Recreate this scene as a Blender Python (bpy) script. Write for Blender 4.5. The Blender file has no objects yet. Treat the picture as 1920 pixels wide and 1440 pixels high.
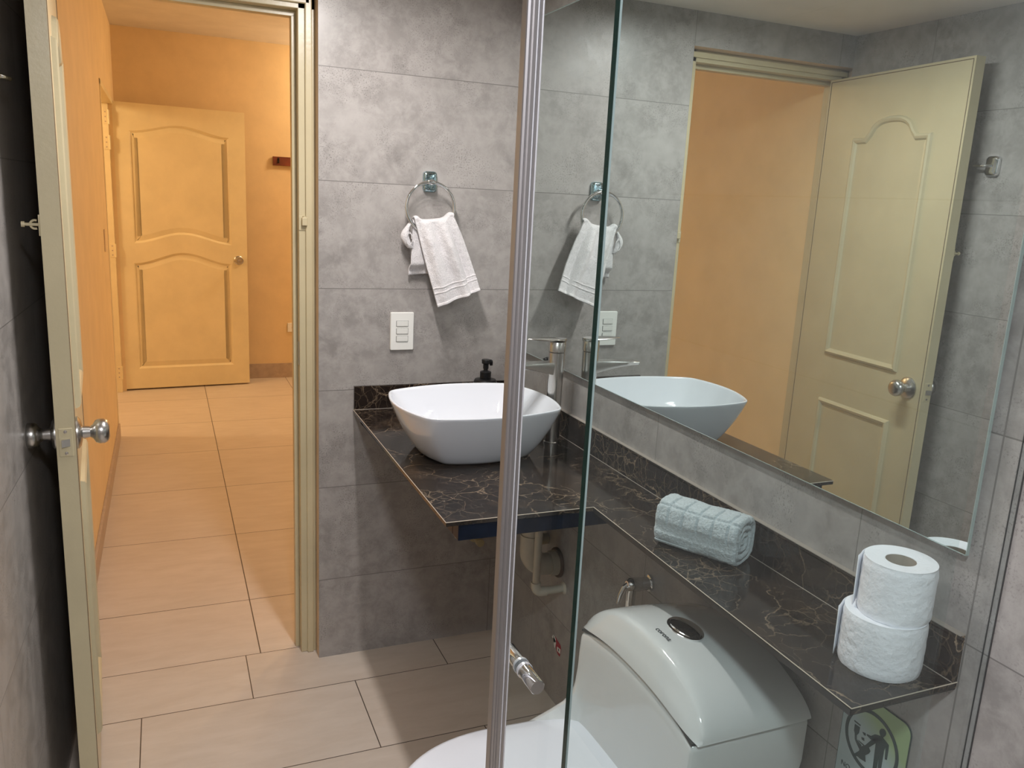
import bpy, bmesh, math, random
from mathutils import Vector, Matrix, noise
random.seed(7)
S = bpy.context.scene
COL = S.collection
PI = math.pi

# ------------------------------------------------------------------ camera
def look():
    yaw, pitch, roll, fpx = 0.40367664, -0.21766853, 0.05054358, 1540.582
    F = Vector((math.sin(yaw)*math.cos(pitch), math.cos(yaw)*math.cos(pitch), math.sin(pitch)))
    R = F.cross(Vector((0, 0, 1))).normalized(); U = R.cross(F)
    R2 = R*math.cos(roll)+U*math.sin(roll); U2 = -R*math.sin(roll)+U*math.cos(roll)
    cam = bpy.data.cameras.new('camera'); o = bpy.data.objects.new('camera', cam); COL.objects.link(o)
    M = Matrix((R2, U2, -F)).transposed().to_4x4(); M.translation = Vector((-1.00456, -2.36686, 1.42936))
    o.matrix_world = M
    cam.sensor_fit = 'HORIZONTAL'; cam.sensor_width = 36; cam.lens = fpx/1920*36
    cam.clip_start = 0.02; cam.clip_end = 50
    S.camera = o
look()
S.view_settings.view_transform = 'Standard'; S.view_settings.look = 'None'
S.view_settings.gamma = 1; S.view_settings.use_curve_mapping = False
S.view_settings.exposure = 0.0
w = bpy.data.worlds.new('world'); S.world = w; w.use_nodes = True
w.node_tree.nodes['Background'].inputs[0].default_value = (0.6, 0.65, 0.75, 1)
w.node_tree.nodes['Background'].inputs[1].default_value = 0.02
S.cycles.max_bounces = 14; S.cycles.transparent_max_bounces = 24
S.cycles.diffuse_bounces = 6; S.cycles.glossy_bounces = 6

# lamp light (each lamp's fitting is built further down around these values)
BATH_W, SHOWER_W, CORR_W, CORR2_W, SIDE_W = 13.5, 24.0, 34.0, 13.0, 36.0
def light(name, kind, loc, energy, color, size=0.1, rot=(0, 0, 0), parent=None):
    l = bpy.data.lights.new(name, kind); l.energy = energy; l.color = color
    if kind == 'AREA': l.shape = 'DISK'; l.size = size
    else: l.shadow_soft_size = size
    o = bpy.data.objects.new(name, l); COL.objects.link(o); o.location = loc; o.rotation_euler = rot
    if parent: o.parent = parent
    return o

# ------------------------------------------------------------------ material helpers
class NT:
    def __init__(s, name):
        s.m = bpy.data.materials.new(name); s.m.use_nodes = True
        s.t = s.m.node_tree; s.b = s.t.nodes['Principled BSDF']; s.out = s.t.nodes['Material Output']
    def n(s, typ, **kw):
        nd = s.t.nodes.new(typ)
        for k, v in kw.items(): setattr(nd, k, v)
        return nd
    def l(s, a, b): s.t.links.new(a, b)
    def set(s, **kw):
        for k, v in kw.items():
            k = k.replace('_', ' ')
            if isinstance(v, tuple) and len(v) == 3: v = v+(1,)
            s.b.inputs[k].default_value = v
    def math(s, op, a, b=None, c=None, clamp=False):
        nd = s.n('ShaderNodeMath', operation=op); nd.use_clamp = clamp
        for i, v in enumerate((a, b, c)):
            if v is None: continue
            if isinstance(v, (int, float)): nd.inputs[i].default_value = v
            else: s.l(v, nd.inputs[i])
        return nd.outputs[0]
    def pos(s):
        g = s.n('ShaderNodeNewGeometry'); sp = s.n('ShaderNodeSeparateXYZ'); s.l(g.outputs['Position'], sp.inputs[0])
        return g.outputs['Position'], sp.outputs
    def mapping(s, vec, scale=(1, 1, 1), loc=(0, 0, 0)):
        m = s.n('ShaderNodeMapping'); m.inputs['Scale'].default_value = scale; m.inputs['Location'].default_value = loc
        s.l(vec, m.inputs['Vector']); return m.outputs[0]
    def noise(s, vec, scale, detail=4, rough=.55, dist=0):
        nd = s.n('ShaderNodeTexNoise'); nd.inputs['Scale'].default_value = scale; nd.inputs['Detail'].default_value = detail
        nd.inputs['Roughness'].default_value = rough; nd.inputs['Distortion'].default_value = dist
        if vec is not None: s.l(vec, nd.inputs['Vector'])
        return nd.outputs['Fac']
    def ramp(s, fac, stops):
        r = s.n('ShaderNodeValToRGB'); e = r.color_ramp.elements
        while len(e) > len(stops): e.remove(e[-1])
        while len(e) < len(stops): e.new(0.5)
        for el, (p, c) in zip(e, stops):
            el.position = p; el.color = (c, c, c, 1) if isinstance(c, (int, float)) else tuple(c)+(1,)
        s.l(fac, r.inputs[0]); return r.outputs[0]
    def mix(s, fac, a, b, mode='MIX'):
        m = s.n('ShaderNodeMix', data_type='RGBA', blend_type=mode)
        for sock, v in ((m.inputs[0], fac), (m.inputs[6], a), (m.inputs[7], b)):
            if isinstance(v, (int, float)): sock.default_value = v
            elif isinstance(v, tuple): sock.default_value = v+(1,) if len(v) == 3 else v
            else: s.l(v, sock)
        return m.outputs[2]
    def bump(s, h, strength=.2, dist=.002):
        b = s.n('ShaderNodeBump'); b.inputs['Strength'].default_value = strength; b.inputs['Distance'].default_value = dist
        s.l(h, b.inputs['Height']); s.l(b.outputs[0], s.b.inputs['Normal'])
    def lines(s, coord, period, offset, half):
        # 1 on a grout line
        a = s.math('SUBTRACT', coord, offset); a = s.math('DIVIDE', a, period)
        fr = s.math('FRACT', a); d = s.math('MINIMUM', fr, s.math('SUBTRACT', 1.0, fr))
        return s.math('LESS_THAN', d, half/period)
    def line1(s, coord, at, half):
        return s.math('LESS_THAN', s.math('ABSOLUTE', s.math('SUBTRACT', coord, at)), half)

def simple(name, col, rough=.5, metal=0., spec=None, coat=0., noise_amt=0.0, nscale=30, bump=0, bscale=60, bdist=.001):
    t = NT(name); t.set(Base_Color=col, Roughness=rough, Metallic=metal)
    if coat: t.set(Coat_Weight=coat, Coat_Roughness=.03)
    if noise_amt or bump: tc = t.n('ShaderNodeTexCoord').outputs['Object']
    if noise_amt:
        f = t.noise(tc, nscale, 5)
        c = t.ramp(f, [(.3, tuple(x*(1-noise_amt) for x in col)), (.7, tuple(min(1, x*(1+noise_amt)) for x in col))])
        t.l(c, t.b.inputs['Base Color'])
    if bump: t.bump(t.noise(tc, bscale, 3), bump, bdist)
    return t.m

def concrete(name, axis, joint, extra=None, c0=(.23, .213, .203), c1=(.375, .352, .338), low=0.0):
    t = NT(name); P, xyz = t.pos()
    z = xyz[2]; h = xyz[axis]
    g = t.lines(z, .2997, .2635, .0011)
    for per, off in joint:
        sh = t.math('MULTIPLY', t.math('LESS_THAN', z, .2635), low)
        g = t.math('MAXIMUM', g, t.lines(t.math('SUBTRACT', h, sh), per, off, .0009))
    for e in extra or (): g = t.math('MAXIMUM', g, t.line1(h, e, .0013))
    # every tile samples the print somewhere else
    row = t.math('FLOOR', t.math('DIVIDE', t.math('SUBTRACT', z, .2635), .2997))
    colm = t.math('FLOOR', t.math('DIVIDE', t.math('SUBTRACT', h, joint[0][1] if joint else 0), joint[0][0] if joint else .6))
    seed = t.math('ADD', t.math('MULTIPLY', row, 3.7), t.math('MULTIPLY', colm, 8.3))
    cmb = t.n('ShaderNodeCombineXYZ')
    for i in range(3): t.l(seed, cmb.inputs[i])
    add = t.n('ShaderNodeVectorMath', operation='ADD'); t.l(P, add.inputs[0]); t.l(cmb.outputs[0], add.inputs[1])
    V = add.outputs[0]
    big = t.noise(V, 4.5, 5, .6, .8)
    base = t.ramp(big, [(.28, c0), (.5, tuple((a+b)/2 for a, b in zip(c0, c1))), (.72, c1)])
    mid = t.noise(V, 22, 6, .7, .3)
    base = t.mix(t.ramp(mid, [(.40, 0.0), (.62, .75)]), base, tuple(x*1.08 for x in c1))
    spk = t.noise(V, 260, 2, .6)
    msk = t.ramp(t.noise(V, 9, 4, .65), [(.48, 0.0), (.62, 1.0)])
    sp = t.math('MULTIPLY', t.ramp(spk, [(.36, 1.0), (.46, 0.0)]), msk)
    base = t.mix(t.math('MULTIPLY', sp, .6), base, tuple(x*.5 for x in c0))
    gcol = (.185, .173, .165)
    col = t.mix(g, base, gcol)
    t.l(col, t.b.inputs['Base Color'])
    t.l(t.ramp(mid, [(.3, .30), (.7, .42)]), t.b.inputs['Roughness'])
    hgt = t.math('SUBTRACT', t.math('MULTIPLY', mid, .12), g)
    t.bump(hgt, .35, .0015)
    return t.m

def floor_mat(name, c0, c1, kind):
    t = NT(name); P, xyz = t.pos(); x, y = xyz[0], xyz[1]
    if kind == 'bath':
        row = t.math('FLOOR', t.math('DIVIDE', t.math('SUBTRACT', y, -.1575), .3275))
        odd = t.math('ABSOLUTE', t.math('MODULO', row, 2.0))
        xs = t.math('ADD', x, t.math('MULTIPLY', odd, .2935))
        g = t.math('MAXIMUM', t.lines(t.math('MINIMUM', y, .04), .3275, -.1575, .0014), t.math('GREATER_THAN', y, .0818))
        g = t.math('MAXIMUM', g, t.lines(xs, .587, -.819+.2935*0, .0014))
        seed = t.math('ADD', t.math('MULTIPLY', row, 3.1), t.math('MULTIPLY', t.math('FLOOR', t.math('DIVIDE', t.math('ADD', xs, .819), .587)), 5.3))
    else:
        g = t.lines(y, .612, .4553, .0016); g = t.math('MAXIMUM', g, t.lines(x, .604, -.774, .0018))
        seed = t.math('ADD', t.math('MULTIPLY', t.math('FLOOR', t.math('DIVIDE', t.math('SUBTRACT', y, .4553), .612)), 3.1),
                      t.math('MULTIPLY', t.math('FLOOR', t.math('DIVIDE', t.math('SUBTRACT', x, -.774), .604)), 5.3))
    cmb = t.n('ShaderNodeCombineXYZ')
    for i in range(3): t.l(seed, cmb.inputs[i])
    add = t.n('ShaderNodeVectorMath', operation='ADD'); t.l(P, add.inputs[0]); t.l(cmb.outputs[0], add.inputs[1])
    V = t.mapping(add.outputs[0], (3, 11, 4))
    f = t.noise(V, 2.2, 6, .62, .4)
    f2 = t.noise(add.outputs[0], 3, 3)
    base = t.ramp(f, [(.3, c0), (.65, c1)])
    base = t.mix(t.math('MULTIPLY', t.ramp(f2, [(.35, 0.0), (.7, 1.0)]), .3), base, tuple(v*.86 for v in c0))
    col = t.mix(g, base, (.075, .055, .042))
    t.l(col, t.b.inputs['Base Color']); t.set(Roughness=.38)
    t.bump(t.math('SUBTRACT', t.math('MULTIPLY', f, .1), g), .3, .0012)
    return t.m

def marble_mat():
    t = NT('dark veined marble tile'); P, xyz = t.pos()
    V = t.mapping(P, (1, 1, 1), (3.1, 1.7, .4))
    nz = t.n('ShaderNodeTexNoise'); nz.inputs['Scale'].default_value = 7; nz.inputs['Detail'].default_value = 6; nz.inputs['Roughness'].default_value = .62
    t.l(V, nz.inputs['Vector'])
    def veins(scale, amp, lo, hi):
        sub = t.n('ShaderNodeVectorMath', operation='SUBTRACT'); t.l(nz.outputs['Color'], sub.inputs[0]); sub.inputs[1].default_value = (.5, .5, .5)
        sc = t.n('ShaderNodeVectorMath', operation='SCALE'); t.l(sub.outputs[0], sc.inputs[0]); sc.inputs['Scale'].default_value = amp
        ad = t.n('ShaderNodeVectorMath', operation='ADD'); t.l(V, ad.inputs[0]); t.l(sc.outputs[0], ad.inputs[1])
        v = t.n('ShaderNodeTexVoronoi', feature='DISTANCE_TO_EDGE'); v.inputs['Scale'].default_value = scale; t.l(ad.outputs[0], v.inputs['Vector'])
        return t.ramp(v.outputs['Distance'], [(lo, 1.0), (hi, 0.0)])
    v1 = veins(5.5, .13, .001, .012); v2 = veins(18, .09, .0, .024); v3 = veins(40, .045, .0, .05)
    mask = t.ramp(t.noise(V, 5, 5, .6, .5), [(.43, 0.0), (.62, 1.0)])
    mask2 = t.ramp(t.noise(V, 8, 4, .6), [(.40, 0.12), (.62, 1.0)])
    vv = t.math('MAXIMUM', t.math('MULTIPLY', v1, mask2), t.math('MULTIPLY', t.math('MULTIPLY', v2, mask), .75))
    vv = t.math('MAXIMUM', vv, t.math('MULTIPLY', t.math('MULTIPLY', v3, mask), .3))
    cl = t.noise(V, 4, 6, .7, 1.2)
    base = t.ramp(cl, [(.3, (.008, .006, .0055)), (.52, (.02, .0145, .012)), (.75, (.05, .033, .022))])
    col = t.mix(t.math('MULTIPLY', vv, .7), base, (.42, .31, .21))
    t.l(col, t.b.inputs['Base Color']); t.set(Roughness=.11)
    return t.m

def paint(name, col, rough=.35, bump=.15, var=.07):
    t = NT(name); P, xyz = t.pos()
    f = t.noise(P, 6, 5, .6)
    c = t.ramp(f, [(.3, tuple(v*(1-var) for v in col)), (.7, tuple(v*(1+var*.5) for v in col))])
    t.l(c, t.b.inputs['Base Color']); t.set(Roughness=rough)
    t.bump(t.noise(P, 90, 4, .6), bump, .0012)
    return t.m

def cloth(name, col, scale=420, dist=.0035):
    t = NT(name); tc = t.n('ShaderNodeTexCoord').outputs['Object']
    f = t.noise(tc, scale, 3, .7)
    c = t.ramp(f, [(.25, tuple(v*.72 for v in col)), (.62, col)])
    t.l(c, t.b.inputs['Base Color']); t.set(Roughness=1.0, Sheen_Weight=.4, Sheen_Roughness=.5)
    t.bump(f, .8, dist)
    return t.m

def pane_glass(name, tint):
    # clear sheet: Fresnel mirror over a tinted see-through body, the tint counted at each of the two faces
    m = bpy.data.materials.new(name); m.use_nodes = True; t = m.node_tree; t.nodes.clear()
    out = t.nodes.new('ShaderNodeOutputMaterial'); mx = t.nodes.new('ShaderNodeMixShader')
    tr = t.nodes.new('ShaderNodeBsdfTransparent'); tr.inputs[0].default_value = tint+(1,)
    gl = t.nodes.new('ShaderNodeBsdfGlossy'); gl.inputs['Roughness'].default_value = .0; gl.inputs[0].default_value = (.95, .98, 1, 1)
    ge = t.nodes.new('ShaderNodeNewGeometry'); dt = t.nodes.new('ShaderNodeVectorMath'); dt.operation = 'DOT_PRODUCT'
    t.links.new(ge.outputs['Normal'], dt.inputs[0]); t.links.new(ge.outputs['Incoming'], dt.inputs[1])
    def mth(op, a, b):
        n = t.nodes.new('ShaderNodeMath'); n.operation = op
        for i, v in enumerate((a, b)):
            if v is None: continue
            if isinstance(v, (int, float)): n.inputs[i].default_value = v
            else: t.links.new(v, n.inputs[i])
        return n.outputs[0]
    sch = mth('ADD', mth('MULTIPLY', mth('POWER', mth('SUBTRACT', 1.0, mth('ABSOLUTE', dt.outputs['Value'], None)), 5.0), .96), .032)
    t.links.new(sch, mx.inputs[0])
    t.links.new(tr.outputs[0], mx.inputs[1]); t.links.new(gl.outputs[0], mx.inputs[2]); t.links.new(mx.outputs[0], out.inputs[0])
    return m

def emit(name, col, strength):
    t = NT(name); t.set(Base_Color=col, Emission_Color=col, Emission_Strength=strength); return t.m

M = {}
M['tile_back'] = concrete('concrete look tile', 0, [(.6, -.0065)], low=-.0345)
M['tile_right'] = concrete('concrete look tile side', 1, [(.594, -.859)], [-1.662])
M['tile_left'] = concrete('concrete look tile left', 1, [(.6, -.928)])
M['tile_plain'] = concrete('concrete look tile shower', 0, [(.6, -.3)])
M['floor_bath'] = floor_mat('beige porcelain floor', (.545, .47, .40), (.61, .535, .465), 'bath')
M['floor_corr'] = floor_mat('beige porcelain corridor floor', (.545, .47, .40), (.61, .535, .465), 'corr')
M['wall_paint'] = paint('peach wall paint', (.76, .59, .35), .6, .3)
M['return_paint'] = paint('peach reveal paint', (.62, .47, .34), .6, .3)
M['ceil_paint'] = paint('white ceiling paint', (.72, .68, .63), .8, .25)
M['cream'] = paint('cream gloss door paint', (.545, .475, .31), .3, .25)
M['cream2'] = paint('cream corridor door paint', (.76, .65, .40), .4, .15)
M['skirting'] = simple('beige skirting tile', (.44, .35, .28), .5, noise_amt=.1)
M['marble'] = marble_mat()
M['tile_edge'] = simple('pale raw tile edge', (.55, .47, .38), .6)
M['grout'] = simple('thin grey grout', (.34, .30, .26), .7)
M['joint_brown'] = simple('brown paint crack', (.17, .12, .07), .7)
M['black_edge'] = simple('black tile edge', (.02, .018, .017), .35)
M['rail_blue'] = simple('dark blue painted steel', (.004, .008, .02), .3, noise_amt=.3)
M['rail_blue'].node_tree.nodes['Principled BSDF'].inputs['Specular IOR Level'].default_value = .2
M['ceramic'] = simple('white glazed ceramic', (.69, .71, .76), .06, coat=.5)
M['toilet'] = simple('toilet ceramic', (.70, .705, .70), .09, coat=.5)
M['seat'] = simple('white seat plastic', (.74, .76, .82), .16)
M['seam'] = simple('dark seam', (.05, .05, .05), .8)
M['chrome'] = simple('polished chrome', (.80, .81, .82), .06, 1.0)
def film():
    t = NT('chrome under torn blue film'); tc = t.n('ShaderNodeTexCoord').outputs['Object']
    f = t.ramp(t.noise(tc, 130, 3, .6, 1.5), [(.44, (.30, .48, .54)), (.52, (.72, .80, .82)), (.6, (.16, .26, .30))])
    t.l(f, t.b.inputs['Base Color']); t.set(Metallic=1.0, Roughness=.12); return t.m
M['film'] = film()
M['brushed'] = simple('brushed steel', (.58, .56, .53), .24, 1.0)
M['satin'] = simple('satin nickel', (.52, .51, .49), .27, 1.0)
M['alu'] = simple('anodised aluminium', (.52, .51, .53), .30, 1.0)
M['alu_bright'] = simple('clear seal strip', (.68, .69, .73), .22, .6)
M['glass_edge'] = simple('green glass edge', (.0015, .022, .018), .12)
M['glass_arris'] = simple('ground glass edge', (.20, .26, .26), .4)  # pale colour stands in for the reflection beside the green edge
M['pane'] = pane_glass('shower glass', (.950, .972, .970))
M['mirror'] = simple('mirror silver', (.80, .845, .835), .0, 1.0)
M['mirror_edge'] = simple('bevelled mirror edge', (.55, .68, .66), .05, .6)
M['white_plastic'] = simple('white plastic', (.80, .80, .77), .3)
M['white_key'] = simple('white rocker plastic', (.74, .74, .71), .3)
M['black_plastic'] = simple('black plastic', (.006, .006, .007), .35)
M['pvc'] = simple('off white pipe', (.50, .46, .38), .4, noise_amt=.08)
M['pvc_old'] = simple('yellowed pipe', (.40, .33, .20), .45, noise_amt=.12)
M['rubber'] = simple('brown rubber seal', (.10, .06, .035), .7)
M['terry_white'] = cloth('white terry', (.80, .775, .79), 330)
M['terry_blue'] = cloth('pale blue terry', (.60, .67, .70), 230, .006)
M['hem'] = cloth('woven hem', (.90, .87, .88), 900, .001)
M['paper'] = simple('toilet paper', (.90, .90, .95), .95, bump=.7, bscale=110, bdist=.003)
M['paper_top'] = simple('rolled paper edge', (.84, .84, .88), .95, bump=.3, bscale=300)
M['card'] = simple('cardboard core', (.42, .36, .30), .9)
M['wood'] = simple('red brown wood', (.16, .035, .015), .4, noise_amt=.35, nscale=14)
M['sign_dark'] = simple('sign dark green', (.012, .04, .038), .5)
M['print'] = simple('dark printed ink', (.03, .035, .04), .5)
M['red'] = simple('red print', (.34, .015, .03), .5)
M['dark'] = simple('dark gap', (.01, .01, .01), .9)
def sign_mat():
    t = NT('sign face'); P, xyz = t.pos()
    f = t.math('ADD', t.math('MULTIPLY', t.math('SUBTRACT', xyz[2], .60), 12.0), t.math('MULTIPLY', t.math('SUBTRACT', -1.53, xyz[1]), 7.0))
    c = t.ramp(f, [(.35, (.48, .57, .59)), (.85, (.38, .50, .25))])
    t.l(c, t.b.inputs['Base Color']); t.set(Roughness=.35); return t.m
M['sign'] = sign_mat()

# ------------------------------------------------------------------ mesh helpers
def obj(name, bm, mats, parent=None, smooth=False, angle=40, normals=True):
    if normals: bmesh.ops.recalc_face_normals(bm, faces=bm.faces[:])
    me = bpy.data.meshes.new(name); bm.to_mesh(me); bm.free()
    if not isinstance(mats, (list, tuple)): mats = [mats]
    for m in mats: me.materials.append(M[m] if isinstance(m, str) else m)
    if smooth:
        me.shade_smooth()
        try: me.set_sharp_from_angle(angle=math.radians(angle))
        except Exception: pass
    o = bpy.data.objects.new(name, me); COL.objects.link(o)
    if parent:
        o.parent = parent
        o.matrix_parent_inverse = Matrix.Translation(parent.location).inverted() if parent.rotation_euler[2] == 0 else Matrix.Identity(4)
    return o
def tag(o, label=None, cat=None, group=None, kind=None):
    if label: o['label'] = label
    if cat: o['category'] = cat
    if group: o['group'] = group
    if kind: o['kind'] = kind
    return o
def thing(name, loc, label=None, cat=None, group=None, kind=None):
    o = bpy.data.objects.new(name, None); COL.objects.link(o); o.location = loc; o.empty_display_size = .05
    return tag(o, label, cat, group, kind)
def B(bm, x0, x1, y0, y1, z0, z1, bevel=0, mi=0, mat=None):
    vs = [bm.verts.new((x, y, z)) for x in (x0, x1) for y in (y0, y1) for z in (z0, z1)]
    if mat is not None:
        for v in vs: v.co = mat @ v.co
    idx = [(0, 1, 3, 2), (4, 6, 7, 5), (0, 4, 5, 1), (2, 3, 7, 6), (0, 2, 6, 4), (1, 5, 7, 3)]
    fs = [bm.faces.new([vs[i] for i in f]) for f in idx]
    for f in fs: f.material_index = mi
    if bevel:
        es = list({e for f in fs for e in f.edges})
        r = bmesh.ops.bevel(bm, geom=es, offset=bevel, segments=3, affect='EDGES', profile=.5)
        for f in r['faces']: f.material_index = mi
    return fs
def box(x0, x1, y0, y1, z0, z1, bevel=0, mat=None):
    bm = bmesh.new(); B(bm, x0, x1, y0, y1, z0, z1, bevel, 0, mat); return bm
def loft(bm, rings, cap0=True, cap1=True, closed=True, mi=0):
    rr = [[bm.verts.new(p) for p in r] for r in rings]
    n = len(rr[0])
    for a, b in zip(rr, rr[1:]):
        for i in range(n if closed else n-1):
            j = (i+1) % n
            f = bm.faces.new((a[i], a[j], b[j], b[i])); f.material_index = mi
    if cap0: bm.faces.new(rr[0][::-1]).material_index = mi
    if cap1: bm.faces.new(rr[-1]).material_index = mi
    return rr
def frame(d):
    d = Vector(d).normalized(); a = Vector((0, 0, 1)) if abs(d.z) < .9 else Vector((1, 0, 0))
    u = d.cross(a).normalized(); v = d.cross(u); return d, u, v
def lathe(bm, origin, axis, prof, seg=40, cap0=True, cap1=True, mi=0):
    d, u, v = frame(axis); o = Vector(origin)
    rings = [[o+d*h+(u*math.cos(2*PI*i/seg)+v*math.sin(2*PI*i/seg))*max(r, 1e-5) for i in range(seg)] for h, r in prof]
    return loft(bm, rings, cap0, cap1, mi=mi)
def tube(bm, pts, r, seg=16, closed=False, mi=0):
    pts = [Vector(p) for p in pts]; n = len(pts)
    rings = []; u = None
    for i, p in enumerate(pts):
        if closed: d = (pts[(i+1) % n]-pts[i-1]).normalized()
        else: d = (pts[min(i+1, n-1)]-pts[max(i-1, 0)]).normalized()
        if u is None: _, u, _ = frame(d)
        u = (u-d*u.dot(d)).normalized(); v = d.cross(u)
        rad = r[i] if isinstance(r, (list, tuple)) else r
        rings.append([p+(u*math.cos(2*PI*k/seg)+v*math.sin(2*PI*k/seg))*rad for k in range(seg)])
    if closed: rings.append(rings[0])
    rr = loft(bm, rings, not closed, not closed, mi=mi)
    if closed: bmesh.ops.remove_doubles(bm, verts=bm.verts[:], dist=1e-6)
def arc(c, u, v, r, a0, a1, n):
    c, u, v = Vector(c), Vector(u), Vector(v)
    return [c+u*r*math.cos(a0+(a1-a0)*i/n)+v*r*math.sin(a0+(a1-a0)*i/n) for i in range(n+1)]
def poly_prism(bm, pts2, to3, t0, t1, mi=0):
    a = [bm.verts.new(to3(p, t0)) for p in pts2]; b = [bm.verts.new(to3(p, t1)) for p in pts2]
    n = len(pts2)
    for i in range(n):
        j = (i+1) % n; bm.faces.new((a[i], a[j], b[j], b[i])).material_index = mi
    bm.faces.new(a[::-1]).material_index = mi; bm.faces.new(b).material_index = mi
def rrect(x0, x1, y0, y1, r, n=6):
    out = []
    for cx, cy, a in ((x1-r, y1-r, 0), (x0+r, y1-r, PI/2), (x0+r, y0+r, PI), (x1-r, y0+r, 1.5*PI)):
        out += [(cx+r*math.cos(a+PI/2*i/n), cy+r*math.sin(a+PI/2*i/n)) for i in range(n+1)]
    return out

# ------------------------------------------------------------------ setting
ZC, ZCC = 2.05, 2.4565
XL0, XL1 = -1.266, -1.336          # left wall at y=0 and y=-2.9 (the room is not quite square)
def struct(name, bm, mats, parent=None, **k):
    o = obj(name, bm, mats, parent, **k)
    if not parent: o['kind'] = 'structure'
    return o
def slot(bm, fn):
    bm.normal_update()
    for f in bm.faces: f.material_index = fn(f.normal, f.calc_center_median())

struct('floor', box(-1.5, .1, -2.95, .0844, -.1, 0), 'floor_bath')
struct('floor_corridor', box(-2.9, 1.5, .0844, 4.25, -.1, 0), 'floor_corr')
struct('ceiling', box(-1.5, .1, -2.95, .0, ZC, ZC+.1), 'ceil_paint')
struct('ceiling_corridor', box(-2.9, 1.5, .0, 4.25, ZCC, ZCC+.1), 'ceil_paint')

bm = bmesh.new()
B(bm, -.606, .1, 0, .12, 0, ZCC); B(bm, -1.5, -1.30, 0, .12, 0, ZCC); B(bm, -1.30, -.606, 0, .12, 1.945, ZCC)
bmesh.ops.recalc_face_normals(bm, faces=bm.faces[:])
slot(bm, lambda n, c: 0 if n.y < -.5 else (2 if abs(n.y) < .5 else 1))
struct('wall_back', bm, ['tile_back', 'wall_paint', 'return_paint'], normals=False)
struct('wall_right', box(0, .1, -2.95, 0, 0, ZC), 'tile_right')
bm = bmesh.new()
k = (XL1-XL0)/2.9
loft(bm, [[(XL0, 0, z), (XL0+k*2.95, -2.95, 0 if z == 0 else z), (-1.5, -2.95, z), (-1.5, 0, z)] for z in (0, ZC)])
struct('wall_left', bm, 'tile_left')
struct('wall_front', box(-1.5, .1, -3.05, -2.95, 0, ZC), 'tile_plain')

XCL = -1.289
bm = bmesh.new()
B(bm, XCL-.1, XCL, .12, 2.66, 0, ZCC); B(bm, XCL-.1, XCL, 3.845, 4.13, 0, ZCC); B(bm, XCL-.1, XCL, 2.66, 3.845, 1.955, ZCC)
struct('wall_corridor_left', bm, 'wall_paint')
struct('wall_corridor_far', box(-2.9, 1.5, 4.13, 4.25, 0, ZCC), 'wall_paint')
struct('wall_corridor_right', box(1.4, 1.5, .0, 4.13, 0, ZCC), 'wall_paint')
struct('wall_corridor_near', box(.1, 1.4, .02, .12, 0, ZCC), 'wall_paint')
bm = bmesh.new(); B(bm, -2.9, -2.8, 1.9, 4.13, 0, ZCC); B(bm, -2.8, XCL-.1, 1.8, 1.9, 0, ZCC)
struct('wall_side_room', bm, 'wall_paint')
bm = bmesh.new(); B(bm, XCL, 1.4, 4.117, 4.13, 0, .112); struct('baseboard_far', bm, 'skirting')
bm = bmesh.new(); B(bm, XCL, XCL+.011, .12, 2.66, 0, .085, .002); struct('baseboard_left', bm, 'skirting')

# bathroom door frame: jambs and head with a stop and a bead, set back in the reveal
f1 = tag(bpy.data.objects.new('trim_1', None), kind='structure'); COL.objects.link(f1); f1.location = (-.9, .08, 0)
bm = bmesh.new()
B(bm, -.652, -.606, .05, .119, 0, 1.945, .002); B(bm, -.6645, -.652, .088, .119, 0, 1.897, .002)
B(bm, -.634, -.615, .042, .05, 0, 1.945, .003)
obj('jamb', bm, 'cream', f1)
bm = bmesh.new()
B(bm, -1.30, -1.269, .05, .119, 0, 1.945, .001); B(bm, -1.269, -1.257, .088, .119, 0, 1.897, .002)
obj('jamb', bm, 'cream', f1)
bm = bmesh.new()
B(bm, -1.30, -.606, .05, .119, 1.907, 1.945, .002); B(bm, -1.269, -.652, .088, .119, 1.893, 1.907, .001)
B(bm, -1.29, -.62, .042, .05, 1.92, 1.938, .003)
obj('head', bm, 'cream', f1)
bm = bmesh.new(); B(bm, -.6535, -.6515, .058, .072, .93, 1.0); obj('strike_plate', bm, 'brushed', f1)
bm = bmesh.new(); B(bm, -.645, -.63, .036, .05, 1.335, 1.358, .002); B(bm, -.652, -.624, .048, .0505, 1.322, 1.362, .0005)
lathe(bm, (-.6375, .043, 1.358), (0, 0, 1), [(0, .005), (.004, .005)], 16)
obj('bolt_keeper', bm, 'cream', f1)

# corridor side door frame
f2 = tag(bpy.data.objects.new('trim_2', None), kind='structure'); COL.objects.link(f2); f2.location = (-1.34, 3.25, 0)
bm = bmesh.new(); B(bm, XCL-.1, -1.3125, 3.805, 3.846, 0, 1.955, .002); obj('jamb', bm, 'cream2', f2)
bm = bmesh.new(); B(bm, XCL-.1, XCL+.004, 2.659, 2.69, 0, 1.955, .002); obj('jamb', bm, 'cream2', f2)
bm = bmesh.new(); B(bm, XCL-.1, XCL+.004, 2.659, 3.846, 1.925, 1.956, .002); obj('head', bm, 'cream2', f2)

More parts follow.
